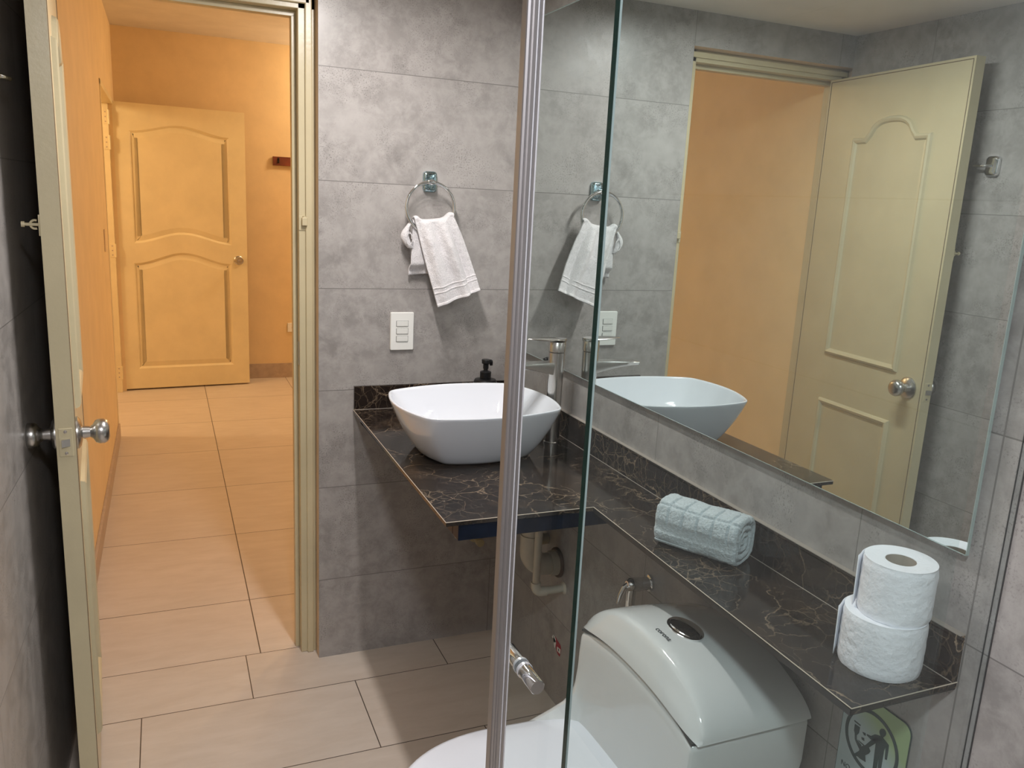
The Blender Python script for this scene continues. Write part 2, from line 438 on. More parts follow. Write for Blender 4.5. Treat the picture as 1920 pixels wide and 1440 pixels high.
# ------------------------------------------------------------------ panelled doors
def offset_poly(pts, d):
    # inward offset of a counter clockwise outline
    n = len(pts); out = []
    for i in range(n):
        a = Vector(pts[i-1]); p = Vector(pts[i]); b = Vector(pts[(i+1) % n])
        e1 = (p-a).normalized(); e2 = (b-p).normalized()
        n1 = Vector((-e1.y, e1.x)); n2 = Vector((-e2.y, e2.x))
        m = n1+n2
        m = m/max(.3, m.dot(n1)) if m.length > 1e-6 else n1
        out.append(tuple(p+m*d))
    return out
def arch_panel(u0, u1, v0, v1, top, bot, sh=.2, kind='ogee'):
    # outline from bottom left, counter clockwise; top and bot are rises of the arched edges
    pts = []
    N = 24
    def f(t):
        if kind == 'ogee': return .5-.5*math.cos(2*PI*t)
        a = sh
        if t < a or t > 1-a: return 0.
        q = (t-a)/(1-2*a)*2-1
        return max(0., 1-abs(q)**2.6)**.55
    for i in range(N+1):
        t = i/N; pts.append((u0+(u1-u0)*t, v0+bot*f(t)))
    for i in range(N+1):
        t = 1-i/N; pts.append((u0+(u1-u0)*t, v1+top*f(t)))
    return pts
def slab_face(bm, outer, holes, prof, to3):
    """front face of a leaf with panels (given top one first): prof is a list of (inset, height)"""
    (U0, V0), (U1, V1) = outer[0], outer[2]
    N1 = len(holes[0])//2
    hv = [[bm.verts.new(to3(p[0], p[1], 0)) for p in h] for h in holes]
    u0 = min(p[0] for p in holes[0]); u1 = max(p[0] for p in holes[0])
    lo_e = [bm.verts.new(to3(p[0], V0, 0)) for p in holes[1][:N1]]; up_e = [bm.verts.new(to3(p[0], V1, 0)) for p in holes[0][:N1]]
    up, lo = hv
    rows = [(lo_e, lo[:N1]), (lo[:N1-1:-1], up[:N1]), (up[:N1-1:-1], up_e)]
    for a, b in rows:
        for i in range(N1-1): bm.faces.new((a[i], a[i+1], b[i+1], b[i]))
    c = [bm.verts.new(to3(u, v, 0)) for u, v in ((U0, V0), (U1, V0), (U1, V1), (U0, V1))]
    bm.faces.new((c[0], lo_e[0], lo[0], lo[-1], up[0], up[-1], up_e[0], c[3]))
    bm.faces.new((c[1], c[2], up_e[-1], up[N1], up[N1-1], lo[N1], lo[N1-1], lo_e[-1]))
    rim = [c[0]]+lo_e+[c[1], c[2]]+up_e[::-1]+[c[3]]
    for hpts, prev in zip(holes, hv):
        for ins, h in prof:
            cur = [bm.verts.new(to3(p[0], p[1], h)) for p in offset_poly(hpts, ins)]
            for i in range(len(cur)):
                j = (i+1) % len(cur); bm.faces.new((prev[i], prev[j], cur[j], cur[i]))
            prev = cur
        n = len(prev)
        for i in range(N1-1): bm.faces.new((prev[i], prev[i+1], prev[n-2-i], prev[n-1-i]))
    return rim
def knob(name, parent, origin, axis, mat='satin', rose=.034, L=.062):
    bm = bmesh.new()
    lathe(bm, origin, axis, [(0, rose), (.004, rose), (.009, rose*.8), (.012, .0135), (.026, .0115), (.031, .015), (.036, .0235), (.043, .0262), (.052, .0262), (.059, .0225), (L, .0165), (L+.001, .012)], 40)
    o = obj(name, bm, mat, parent, smooth=True); return o

d1 = tag(bpy.data.objects.new('door_1', None), 'cream paneled bathroom door standing open along the grey tiled left wall', 'door', kind='structure')
COL.objects.link(d1); d1.location = (-1.245, .05, 0)
XF = -1.186; YE = -.560
bm = bmesh.new()
def to3a(u, v, h): return (XF+h-.0085*(-u/.56)*0, u, v)
up = arch_panel(-.445, -.102, .953, 1.700, .062, 0, .2, 'cath'); lo = arch_panel(-.445, -.102, .165, .790, 0, 0)
bead = [(.003, .008), (.009, .011), (.016, .008), (.021, .002), (.03, .001)]
ov = slab_face(bm, [(YE, .012), (.055, .012), (.055, 1.905), (YE, 1.905)], [up, lo], bead, to3a)
bk = [bm.verts.new((XF-.035, v.co.y, v.co.z)) for v in ov]; nv = len(ov)
for i in range(nv): bm.faces.new((ov[i], ov[(i+1) % nv], bk[(i+1) % nv], bk[i]))
bm.faces.new(bk[::-1])
leaf = obj('leaf', bm, 'cream', d1, smooth=True, angle=25)
bm = bmesh.new()
for (p0, p1) in (((YE+.008, .02), (YE+.008, 1.897)), ((YE+.008, 1.897), (.047, 1.897)), ((.047, .02), (.047, 1.897))):
    tube(bm, [(XF+.0002, p0[0], p0[1]), (XF+.0002, p1[0], p1[1])], .0013, 8)
obj('edge_joint', bm, 'joint_brown', d1)
knob('door_knob', d1, (XF, -.5, .915), (1, 0, 0)); knob('door_knob', d1, (XF-.035, -.5, .915), (-1, 0, 0))
bm = bmesh.new()
B(bm, XF-.030, XF-.005, YE-.0022, YE, .883, .942, .001)
obj('latch_plate', bm, 'cream', d1)
lp = bpy.context.scene.objects['latch_plate']
bm = bmesh.new()
poly_prism(bm, [(-.0075, -.0075), (.0075, -.0075), (.0075, .0075), (-.0075, .0075)], lambda p, t: (XF-.0175+p[0], YE-.001-t*(.9 if p[0] < 0 else .15), .912+p[1]), 0, .011)
obj('latch_bolt', bm, 'brushed', lp)
bm = bmesh.new()
for z in (.890, .935): lathe(bm, (XF-.0175, YE-.002, z), (0, -1, 0), [(0, .0035), (.0012, .0033), (.0016, .001)], 14)
obj('screws', bm, 'brushed', lp)
bm = bmesh.new()
XB = XF-.035
B(bm, XB-.003, XB, YE+.001, YE+.022, 1.322, 1.362, .001)
tube(bm, arc((XB-.009, YE+.012, 1.343), (0, 0, 1), (-1, 0, 0), .008, -.4, PI+.4, 14), .0022, 8)
tube(bm, [(XB+.002, YE+.012, 1.343), (XB-.026, YE+.012, 1.343)], .0032, 10)
lathe(bm, (XB-.026, YE+.012, 1.343), (-1, 0, 0), [(0, .0055), (.006, .0055)], 12)
obj('slide_bolt', bm, 'cream', d1, smooth=True)
for z in (.25, 1.0, 1.7):
    bm = bmesh.new(); B(bm, XF-.034, XF-.004, .0545, .0575, z-.04, z+.04); lathe(bm, (XF-.0395, .0555, z-.04), (0, 0, 1), [(0, .004), (.08, .004)], 14)
    obj('hinge', bm, 'cream', d1)

RD = Matrix.Translation((XF, YE, 0)) @ Matrix.Rotation(math.atan(.065), 4, 'Z') @ Matrix.Translation((-XF, -YE, 0))
for o in d1.children_recursive: o.data.transform(RD)

d2 = tag(bpy.data.objects.new('door_2', None), 'cream two panel door standing open against the far orange corridor wall', 'door', kind='structure')
COL.objects.link(d2); d2.location = (-1.305, 3.87, 0)
bm = bmesh.new()
a2 = math.atan2(.075, .853)
def to3b(u, v, h): return (-1.308+u*math.cos(a2)+h*math.sin(a2), 3.85+u*math.sin(a2)-h*math.cos(a2), v)
up = arch_panel(.112, .748, 1.028, 1.768, .055, .065); lo = arch_panel(.105, .745, .155, .893, .075, 0)
gro = [(.006, -.003), (.014, -.011), (.020, -.011), (.045, -.003), (.052, -.003)]
ov = slab_face(bm, [(0, .012), (.856, .012), (.856, 1.945), (0, 1.945)], [up, lo], gro, to3b)
n = Vector((math.sin(a2), -math.cos(a2), 0))
bk = [bm.verts.new(v.co-n*.038) for v in ov]; nv = len(ov)
for i in range(nv): bm.faces.new((ov[i], ov[(i+1) % nv], bk[(i+1) % nv], bk[i]))
bm.faces.new(bk[::-1])
obj('leaf', bm, 'cream2', d2, smooth=True, angle=25)
kp = Vector(to3b(.795, .921, 0)); knob('door_knob', d2, kp, n, 'satin', .032, .058)
for z in (1.84, 1.68, .98, .14):
    bm = bmesh.new(); B(bm, -1.345, -1.3135, 3.8025, 3.8052, z-.045, z+.045, .0005); lathe(bm, (-1.310, 3.8475, z-.045), (0, 0, 1), [(0, .005), (.09, .005)], 14)
    tube(bm, [(-1.3105, 3.803, z-.045), (-1.3105, 3.803, z+.045)], .0045, 10)
    h2 = obj('hinge', bm, 'cream2', d2)
    bm = bmesh.new()
    for dz in (-.03, 0, .03): lathe(bm, (-1.329, 3.8028, z+dz), (0, -1, 0), [(0, .0045), (.0012, .0045)], 12)
    obj('screws', bm, 'skirting', h2)

# ------------------------------------------------------------------ countertop with shelf
ZT = .8033
ct = thing('countertop', (-.25, -.5, ZT), 'dark veined marble tile countertop and shelf along the mirror wall', 'countertop')
top = [(-.5045, -.0005), (-.5105, -.9125), (-.1800, -.9140), (-.1950, -1.6610), (-.0005, -1.6605), (-.0005, -.0005)]
bm = bmesh.new(); poly_prism(bm, top, lambda p, t: (p[0], p[1], t), ZT-.010, ZT); obj('counter_top', bm, ['marble'], ct)
bm = bmesh.new()
for a, b in zip(top[:4], top[1:5]):
    tube(bm, [(a[0], a[1], ZT-.0012), (b[0], b[1], ZT-.0012)], .0009, 8)
obj('edge_line', bm, 'tile_edge', ct)
bm = bmesh.new()
poly_prism(bm, [(-.1795, -.905), (-.1808, -.9140), (-.1958, -1.6600), (-.186, -1.66)], lambda p, t: (p[0], p[1], t), ZT-.0125, ZT-.0030)
B(bm, -.195, -.001, -1.6600, -1.652, ZT-.0125, ZT-.0098)
obj('edge_strip', bm, 'black_edge', ct)
bm = bmesh.new(); B(bm, -.5035, -.0108, -.0105, -.0005, ZT, .8745, .0007); obj('backsplash', bm, 'marble', ct)
bm = bmesh.new(); B(bm, -.0105, -.0005, -1.6605, -.0108, ZT, .8745, .0007); obj('backsplash', bm, 'marble', ct)
bm = bmesh.new()
B(bm, -.0109, -.0002, -1.6605, -.0108, .8744, .8756); tube(bm, [(-.0108, -1.6600, ZT+.0003), (-.0108, -.0108, ZT+.0003)], .0007, 6); tube(bm, [(-.5035, -.0108, ZT+.0003), (-.0108, -.0108, ZT+.0003)], .0007, 6)
obj('grout_line', bm, 'grout', ct)
bm = bmesh.new(); B(bm, -.482, -.002, -.908, -.872, ZT-.046, ZT-.0102, .002); B(bm, -.482, -.45, -.872, -.002, ZT-.046, ZT-.0102, .002); B(bm, -.482, -.002, -.042, -.002, ZT-.046, ZT-.0102, .002)
obj('support_rail', bm, 'rail_blue', ct)
bm = bmesh.new(); lathe(bm, (-.462, -.88, ZT-.046), (0, 0, -1), [(0, .017), (.004, .017), (.008, .012), (.009, .003)], 24); obj('rail_bolt', bm, 'brushed', ct, smooth=True)

# ------------------------------------------------------------------ basin
def sq_loop(cx, cy, hx, hy, bulge, rot, z, n=24, rc=.12):
    cs = [(-hx, -hy), (hx, -hy), (hx, hy), (-hx, hy)]
    pts = []
    for s in range(4):
        a = Vector(cs[s]); b = Vector(cs[(s+1) % 4]); d = b-a; nn = Vector((d.y, -d.x)).normalized()
        for i in range(n):
            t = i/n; q = a+d*t+nn*bulge*(1-(2*t-1)**2)
            pts.append(q)
    # soften corners
    for _ in range(2):
        pts = [(pts[i-1]+pts[i]*2+pts[(i+1) % len(pts)])/4 for i in range(len(pts))]
    c, s_ = math.cos(rot), math.sin(rot)
    return [(cx+p.x*c-p.y*s_, cy+p.x*s_+p.y*c, z) for p in pts]
bs = thing('vessel_sink', (-.297, -.468, ZT), 'white square ceramic vessel sink standing on the dark marble countertop', 'sink')
bm = bmesh.new(); rings = []
cx, cy, hx, hy, bu, rt = -.2975, -.4690, .1735, .1505, .034, .072
for dz, s in ((.0, .60), (.003, .645), (.010, .685), (.03, .755), (.055, .83), (.08, .895), (.105, .95), (.125, .988), (.1315, .998), (.1335, .994), (.1342, .983), (.133, .967)):
    rings.append(sq_loop(cx, cy, hx*s, hy*s, bu*(s*.9+.1), rt, ZT+dz))
for dz, s in ((.128, .955), (.11, .90), (.085, .82), (.06, .72), (.042, .60), (.032, .45), (.027, .28), (.024, .13)):
    rings.append(sq_loop(cx, cy, hx*s, hy*s, bu*s, rt, ZT+dz))
loft(bm, rings); obj('bowl', bm, 'ceramic', bs, smooth=True, angle=60)
bm = bmesh.new(); lathe(bm, (cx, cy, ZT+.0235), (0, 0, 1), [(0, .022), (.003, .022), (.0045, .018), (.004, .012), (.007, .010), (.008, .003)], 30); obj('drain_cap', bm, 'chrome', bs, smooth=True)

# ------------------------------------------------------------------ faucet
fc = thing('faucet', (-.063, -.452, ZT), 'tall brushed steel faucet with flat lever behind the white sink', 'faucet')
fx, fy = -.063, -.452
bm = bmesh.new(); lathe(bm, (fx, fy, ZT), (0, 0, 1), [(0, .0225), (.004, .0225), (.006, .0205), (.12, .0195), (.235, .0215), (.246, .0215), (.2475, .0195)], 40); obj('body', bm, 'brushed', fc, smooth=True)
bm = bmesh.new(); lathe(bm, (fx, fy, ZT+.2478), (0, 0, 1), [(0, .020), (.0015, .0222), (.027, .0226), (.0275, .0222)], 40); obj('cartridge_cap', bm, 'brushed', fc, smooth=True)
bm = bmesh.new(); rings = []
for i in range(13):
    t = i/12; x = fx+.024-.110*t; hw = .0215*math.sqrt(max(.02, 1-(max(0, t-.25)/.75)**2.2)) if t > .25 else .0215*math.sqrt(max(.05, 1-((.25-t)/.25)**2*.9))
    th = .0085*(1-.72*t); zt = ZT+.2835+.001*t
    rings.append([(x, fy-hw, zt-th*.4), (x, fy-hw*.9, zt), (x, fy+hw*.9, zt), (x, fy+hw, zt-th*.4), (x, fy+hw*.8, zt-th), (x, fy-hw*.8, zt-th)])
loft(bm, rings); obj('lever', bm, 'brushed', fc, smooth=True, angle=50)
bm = bmesh.new(); rings = []
for i in range(15):
    t = i/14; x = fx-.012-.130*t; hw = .018+.004*t; zt = ZT+.222-.004*t; th = .026*(1-t)**1.6+.0095
    rings.append([(x, fy+s*hw*c1, zt-th+th*c2) for s, c1, c2 in ((-1, 1, .8), (-1, .92, 1), (1, .92, 1), (1, 1, .8), (1, .85, .05), (1, .6, 0), (-1, .6, 0), (-1, .85, .05))])
loft(bm, rings); obj('spout', bm, 'brushed', fc, smooth=True, angle=50)

# ------------------------------------------------------------------ soap dispenser
sx, sy = -.119, -.085
sd = thing('soap_dispenser', (sx, sy, ZT), 'black pump soap dispenser behind the white sink', 'soap dispenser')
bm = bmesh.new(); lathe(bm, (sx, sy, ZT), (0, 0, 1), [(0, .034), (.003, .036), (.088, .036), (.096, .032), (.099, .018)], 36); obj('bottle', bm, 'black_plastic', sd, smooth=True)
bm = bmesh.new(); lathe(bm, (sx, sy, ZT+.099), (0, 0, 1), [(0, .0155), (.001, .017), (.020, .017), (.022, .0145), (.024, .007), (.030, .0065)], 30); obj('collar', bm, 'black_plastic', sd, smooth=True)
bm = bmesh.new(); lathe(bm, (sx, sy, ZT+.129), (0, 0, 1), [(0, .0085), (.014, .0085), (.016, .0125), (.026, .0135), (.028, .0125)], 30)
B(bm, sx, sx+.020, sy-.006, sy+.006, ZT+.144, ZT+.156, .003); B(bm, sx+.012, sx+.021, sy-.005, sy+.005, ZT+.138, ZT+.152, .002)
obj('pump_head', bm, 'black_plastic', sd, smooth=True)

# ------------------------------------------------------------------ towel ring and hanging towel
tr_ = thing('towel_ring', (-.287, 0, 1.475), 'chrome towel ring on the grey tiled wall holding the white towel', 'towel ring')
bm = bmesh.new()
loft(bm, [[(x-.287, y, z+1.475) for x, z in rrect(-.0205*s, .0205*s, -.0295*s, .0295*s, .010*s)] for y, s in ((-.0005, 1), (-.008, 1), (-.013, .9), (-.0145, .7))])
obj('wall_plate', bm, 'film', tr_, smooth=True, angle=50)
bm = bmesh.new(); lathe(bm, (-.293, -.010, 1.474), (0, -1, 0), [(0, .009), (.024, .008), (.034, .008), (.036, .006)], 20)
B(bm, -.305, -.281, -.047, -.035, 1.467, 1.480, .004)
obj('hanger', bm, 'chrome', tr_, smooth=True)
RC = Vector((-.2935, -.041, 1.402)); RR = .0715
bm = bmesh.new(); tube(bm, [RC+Vector((RR*math.sin(2*PI*i/64), 0, RR*math.cos(2*PI*i/64))) for i in range(64)], .0049, 14, closed=True); obj('ring', bm, 'chrome', tr_, smooth=True)

tw = thing('hand_towel', (-.28, -.04, 1.13), 'white terry hand towel hanging from the chrome ring', 'towel')
def towel():
    NU, NV = 60, 96
    def lerp(a, b, t): return a+(b-a)*t
    bm = bmesh.new(); grid = []
    for j in range(NV+1):
        row = []
        v = j/NV
        for i in range(NU+1):
            u = i/NU
            # top line follows the lower part of the ring, sagging in the middle
            tx = lerp(-.343, -.226, u); tz = lerp(1.358, 1.372, u)+.010*math.exp(-((u-.05)/.09)**2)+.012*math.exp(-((u-.92)/.12)**2)-.004*math.sin(PI*u)
            if v < .30:      # back flap, from its hem up to the ring
                t = 1-v/.30
                bx = lerp(-.348, -.235, u); bz = 1.205+.012*u
                x = lerp(tx, bx, t); z = lerp(tz, bz, t); y = -.022+.008*t*(1-u)
                y += .004*math.sin(u*9)*t
                k = min(1, (1-t)*5); y = lerp(y, -.034, max(0, k-.6)/.4) if k > .6 else y
            elif v < .38:    # over the ring
                t = (v-.30)/.08; a = PI*t
                x = tx; z = tz+.0075*math.sin(a); y = -.041+.012*math.cos(a)
            else:            # front flap
                t = (v-.38)/.62
                bx = lerp(-.272, -.142, u); bz = lerp(1.117, 1.168, u)
                bow = math.sin(PI*t)
                x = lerp(tx, bx, t**.92)+.006*bow*(u-.5); z = lerp(tz, bz, t)
                y = -.054-.012*t
                y += -.016*math.exp(-((u-.62-.05*t)/.10)**2)*min(1, t*3)+.014*math.exp(-((u-.80)/.05)**2)*min(1, t*3)*(1-.6*t)
                y += -.011*math.exp(-((u-.22)/.12)**2)*min(1, t*4)+.004*math.sin(u*14+1)*(1-t)
                y += .004*math.sin(u*5+t*6)*t
            nz = noise.noise(Vector((x*120, y*120, z*120)))*.0010+noise.noise(Vector((x*30, y*30, z*30+5)))*.0018
            row.append(bm.verts.new((x+nz*.4, y+nz, z)))
        grid.append(row)
    for j in range(NV):
        for i in range(NU):
            f = bm.faces.new((grid[j][i], grid[j][i+1], grid[j+1][i+1], grid[j+1][i]))
    bm.normal_update()
    o = obj('cloth', bm, ['terry_white', 'hem'], tw, smooth=True, angle=180)
    s = o.modifiers.new('thick', 'SOLIDIFY'); s.thickness = .0055; s.offset = 0; s.use_rim = True
    def strip(name, t0, t1, lift):
        bm = bmesh.new(); NS = 4; g = []
        for jj in range(NS+1):
            v = .38+.62*(t0+(t1-t0)*jj/NS); j = v*NV; j0 = min(NV-1, int(j)); fr = j-j0
            g.append([bm.verts.new(a.lerp(b, fr)+Vector((0, -lift, 0))) for a, b in zip(rows[j0], rows[j0+1])])
        for a, b in zip(g, g[1:]):
            for i in range(NU): bm.faces.new((a[i], a[i+1], b[i+1], b[i]))
        q = obj(name, bm, 'hem', tw, smooth=True, angle=180)
        s = q.modifiers.new('thick', 'SOLIDIFY'); s.thickness = .002; s.offset = 0
    rows = [[o.data.vertices[j*(NU+1)+i].co.copy() for i in range(NU+1)] for j in range(NV+1)]
    strip('woven_band', .775, .79, .0032); strip('woven_band', .835, .85, .0032); strip('hem', .965, .998, .0030)
    # hem end rolled up beside the ring
    bm = bmesh.new(); g = []
    for k in range(25):
        s = k/24
        ring = []
        for i in range(40):
            a = 2*PI*i/40
            rx, rz = .0185*(.55+.55*math.sin(PI*min(1, s*1.1+.08))), .011
            ring.append((-.349-.017*math.sin(PI*s)+math.cos(a)*rx*.62, -.034+math.sin(a)*rz*(.6+.5*math.sin(PI*s)), 1.285+.073*s+.0012*noise.noise(Vector((a*3, s*20, 1)))))
        g.append(ring)
    loft(bm, g)
    c = obj('rolled_corner', bm, 'terry_white', tw, smooth=True, angle=180)
    bm = bmesh.new()
    tube(bm, [(-.356+.006*math.cos(a)*(1+.1*a), -.047, 1.312+.020*math.sin(a)*(1-.03*a)) for a in [x*.35 for x in range(24)]], .0012, 6)
    obj('roll_crease', bm, 'terry_white', tw, smooth=True)
towel()

# ------------------------------------------------------------------ light switch
sw = thing('light_switch', (-.361, 0, 1.037), 'white three key wall switch under the hanging towel', 'light switch')
bm = bmesh.new(); loft(bm, [[(x-.361, y, z+1.037) for x, z in rrect(-.0355*s, .0355*s, -.057*s, .057*s, .003)] for y, s in ((-.0005, 1), (-.005, 1), (-.0075, .97))]); obj('plate', bm, 'white_plastic', sw, smooth=True, angle=30)
for z in (1.0605, 1.0375, 1.0145):
    bm = bmesh.new(); B(bm, -.361-.0185, -.361+.0185, -.0078, -.0070, z-.0086, z+.0086); obj('key_gap', bm, 'seam', sw)
    bm = bmesh.new(); B(bm, -.361-.0175, -.361+.0175, -.0102, -.0072, z-.0078, z+.0078, .001); obj('key', bm, 'white_key', sw)

# ------------------------------------------------------------------ mirror
XM = -.013
ZM0, ZM1, YM0, YM1 = .9905, 1.935, -1.648, -.004
mr = thing('wall_mirror', (0, -.8, 1.0), 'large frameless mirror on the right wall above the marble shelf', 'mirror')
bm = bmesh.new()
B(bm, XM, XM+.005, YM0, YM1, ZM0, ZM1); obj('silvered_glass', bm, 'mirror', mr)
bm = bmesh.new(); B(bm, XM+.005, -.0005, YM0+.012, YM1-.003, ZM0+.012, ZM1-.012); obj('backing', bm, 'dark', mr)
bm = bmesh.new()
B(bm, XM-.0005, XM+.0052, YM0-.001, YM0, ZM0, ZM1); B(bm, XM-.0005, XM+.0052, YM0-.001, YM1, ZM0-.0015, ZM0, .0004); B(bm, XM-.0005, XM+.0052, YM0-.001, YM1, ZM1, ZM1+.003, .0004)
obj('bevelled_edge', bm, 'mirror_edge', mr)

# ------------------------------------------------------------------ drain and supply pipes under the counter
dp = thing('drain_pipe', (-.085, -.42, .43), 'fat white drain pipe under the countertop bending into the wall', 'pipe')
bm = bmesh.new()
px, py = -.088, -.415
tube(bm, [(px, py, .795), (px, py, .515)], .0275, 28); obj('riser', bm, 'pvc', dp, smooth=True)
bm = bmesh.new(); pts = [(px, py, .525), (px, py, .49)]+arc((px+.048, py, .478), (-1, 0, 0), (0, 0, -1), .048, 0, PI/2, 12)+[(-.022, py, .43)]
tube(bm, pts, [.031]*2+[.031]*13+[.031], 28); obj('elbow', bm, 'pvc', dp, smooth=True)
bm = bmesh.new(); lathe(bm, (-.03, py, .43), (1, 0, 0), [(0, .035), (.012, .036), (.022, .036)], 32); obj('coupling', bm, 'pvc', dp, smooth=True)
bm = bmesh.new(); lathe(bm, (-.009, py, .43), (1, 0, 0), [(0, .040), (.004, .043), (.0085, .043)], 32); obj('wall_seal', bm, 'rubber', dp, smooth=True)
sp = thing('water_pipe', (-.088, -.455, .372), 'thin white water pipe in front of the fat drain pipe', 'pipe')
qx, qy = -.088, -.462
bm = bmesh.new(); tube(bm, [(qx, qy, .79), (qx, qy, .385)], .0105, 20); obj('riser', bm, 'pvc', sp, smooth=True)
bm = bmesh.new(); tube(bm, [(qx, qy, .402), (qx, qy, .392)]+arc((qx+.02, qy, .392), (-1, 0, 0), (0, 0, -1), .020, 0, PI/2, 10)+[(qx+.032, qy, .372)], .0142, 20); obj('elbow', bm, 'pvc', sp, smooth=True)
bm = bmesh.new(); tube(bm, [(qx+.03, qy, .372), (-.001, qy, .372)], .0115, 20); lathe(bm, (-.006, qy, .372), (1, 0, 0), [(0, .013), (.005, .019)], 20); obj('wall_stub', bm, 'pvc', sp, smooth=True)
op = thing('vent_pipe', (-.04, -.33, .5), 'yellowed pipe behind the white drain pipe', 'pipe')
bm = bmesh.new(); tube(bm, [(-.035, -.34, .79), (-.035, -.34, .49)]+arc((-.017, -.34, .49), (-1, 0, 0), (0, 0, -1), .018, 0, PI/2, 8)+[(-.002, -.34, .472)], .0165, 20); obj('tube', bm, 'pvc_old', op, smooth=True)
vs = thing('stop_valve', (-.08, -.02, .31), 'small yellowed stop valve on the back wall under the counter', 'valve')
bm = bmesh.new(); lathe(bm, (-.10, -.0005, .35), (0, -1, 0), [(0, .020), (.004, .019), (.006, .010), (.04, .010), (.04, .013), (.058, .013)], 20); obj('stub', bm, 'pvc_old', vs, smooth=True)

# ------------------------------------------------------------------ bidet sprayer
by, bz = -.885, .588
bsn = thing('bidet_sprayer', (-.03, by, bz), 'chrome bidet hand sprayer on the wall behind the toilet tank', 'sprayer')
bm = bmesh.new(); lathe(bm, (-.0005, by, bz), (-1, 0, 0), [(0, .020), (.006, .020), (.008, .0155), (.030, .0155)], 24); obj('wall_holder', bm, 'chrome', bsn, smooth=True)
bm = bmesh.new(); lathe(bm, (-.027, by, bz), (-1, 0, .12), [(0, .0150), (.003, .0165), (.022, .0165), (.030, .015), (.036, .008)], 24)
tube(bm, [(-.047, by, bz+.002), (-.049, by+.001, bz-.02), (-.048, by+.003, bz-.06), (-.045, by+.004, bz-.10), (-.04, by+.004, bz-.14)], [.012, .0115, .011, .0105, .010], 16)
obj('spray_head', bm, 'chrome', bsn, smooth=True)
bm = bmesh.new(); tube(bm, [(-.056, by, bz+.008), (-.066, by+.004, bz-.004), (-.073, by+.006, bz-.022), (-.077, by+.007, bz-.044)], [.005, .0062, .006, .0045], 12); obj('trigger', bm, 'chrome', bsn, smooth=True)
bm = bmesh.new(); tube(bm, [(-.04, by+.004, bz-.14), (-.035, by-.002, bz-.22), (-.028, by-.03, bz-.34), (-.02, by-.06, bz-.40), (-.002, by-.07, bz-.42)], .006, 12); obj('hose', bm, 'brushed', bsn, smooth=True)

# ------------------------------------------------------------------ toilet
TY = -1.235
tl = thing('toilet', (-.35, TY, 0), 'white one piece toilet against the right wall under the marble shelf', 'toilet')
def lerp_table(tab, x):
    for (a, b) in zip(tab, tab[1:]):
        if a[0] >= x >= b[0]:
            t = (a[0]-x)/(a[0]-b[0]); return [p+(q-p)*t for p, q in zip(a[1:], b[1:])]
    return tab[-1][1:]
def section(x, h, wt, wb, r, arch=0):
    half = [(wb, 0), (wb+.004, .03), (wb+(wt-wb)*.25, h*.35), (wb+(wt-wb)*.7, h*.68), (wt*.995, h*.86)]
    rr = min(r, wt*.9, h*.3)
    half += [(wt, h-rr)]+[(wt-rr+rr*math.cos(a), h-rr+rr*math.sin(a)) for a in [PI/2*i/6 for i in range(1, 7)]]
    pts = [(x, TY-y, z) for y, z in half]
    w = wt-rr
    for i in range(1, 24):
        q = -1+2*i/24
        pts.append((x, TY+q*w, h+arch*(1-abs(q)**(2.4 if arch > 0 else 9))))
    return pts+[(x, TY+y, z) for y, z in reversed(half)]
ARCH = .030
#            x      top   halfwidth  halfbase radius  rise (or dip) across the middle
tab = [(-.022, .597, .190, .125, .012, ARCH), (-.235, .597, .193, .125, .012, ARCH), (-.256, .596, .1925, .125, .012, ARCH), (-.2605, .591, .191, .125, .014, ARCH), (-.2625, .57, .189, .125, .016, ARCH*.9),
       (-.265, .53, .188, .125, .018, .01), (-.268, .495, .190, .125, .018, -.05), (-.274, .468, .194, .125, .02, -.086), (-.290, .447, .200, .125, .02, -.065), (-.315, .431, .205, .124, .02, -.049),
       (-.350, .416, .207, .122, .02, -.034), (-.390, .402, .205, .12, .02, -.020), (-.43, .392, .200, .116, .022, -.010), (-.48, .384, .193, .111, .025, 0), (-.52, .383, .188, .107, .025, 0), (-.56, .383, .178, .10, .025, 0), (-.61, .383, .155, .088, .025, 0),
       (-.65, .383, .122, .07, .025, 0), (-.675, .382, .085, .05, .025, 0), (-.689, .378, .045, .03, .02, 0), (-.693, .36, .015, .012, .01, 0)]
bm = bmesh.new(); loft(bm, [section(*r) for r in tab]); obj('body', bm, 'toilet', tl, smooth=True, angle=50)
bm = bmesh.new()
def lid_base(t): return .5990+ARCH*(1-abs(t)**2.4)
loft(bm, [[(x, TY+.190*t, lid_base(t)+dz) for x, dz in ((-.2600, -.0035), (-.026, -.0035), (-.026, .0006), (-.2600, .0006))] for t in [-1+i/16 for i in range(33)]])
obj('tank_seam', bm, 'seam', tl)
# arched tank lid, lofted along its length
bm = bmesh.new(); rings = []
def crest(t): return .6025+.088*(max(0., 1-abs(t)**2.3))**.62
for i in range(49):
    t = -1+2*i/48; t = math.copysign(1-(1-abs(t))**1.6, t)
    y = TY+.199*t; zb = lid_base(t); zt = crest(t); hh = max(.004, zt-zb); zt = zb+hh; e = .012*(abs(t)**8); m = min(1, hh/.05)
    fr = -.2640+e
    prof = [(-.024-e, zb), (-.022-e, zb+hh*.35), (-.024, zt-.022*m), (-.034, zt-.018*m), (-.10, zt-.007*m), (-.16, zt-.002*m), (-.215, zt), (-.229, zt-.0008*m), (-.2365, zt-.0035*m), (-.2415, zt-.0085*m),
            (-.2445, zt-.016*m), (fr+.009, zb+hh*.45), (fr+.002, zb+hh*.14), (fr, zb)]
    rings.append([(x, y, z) for x, z in prof])
loft(bm, rings); ld = obj('tank_lid', bm, 'toilet', tl, smooth=True, angle=60)
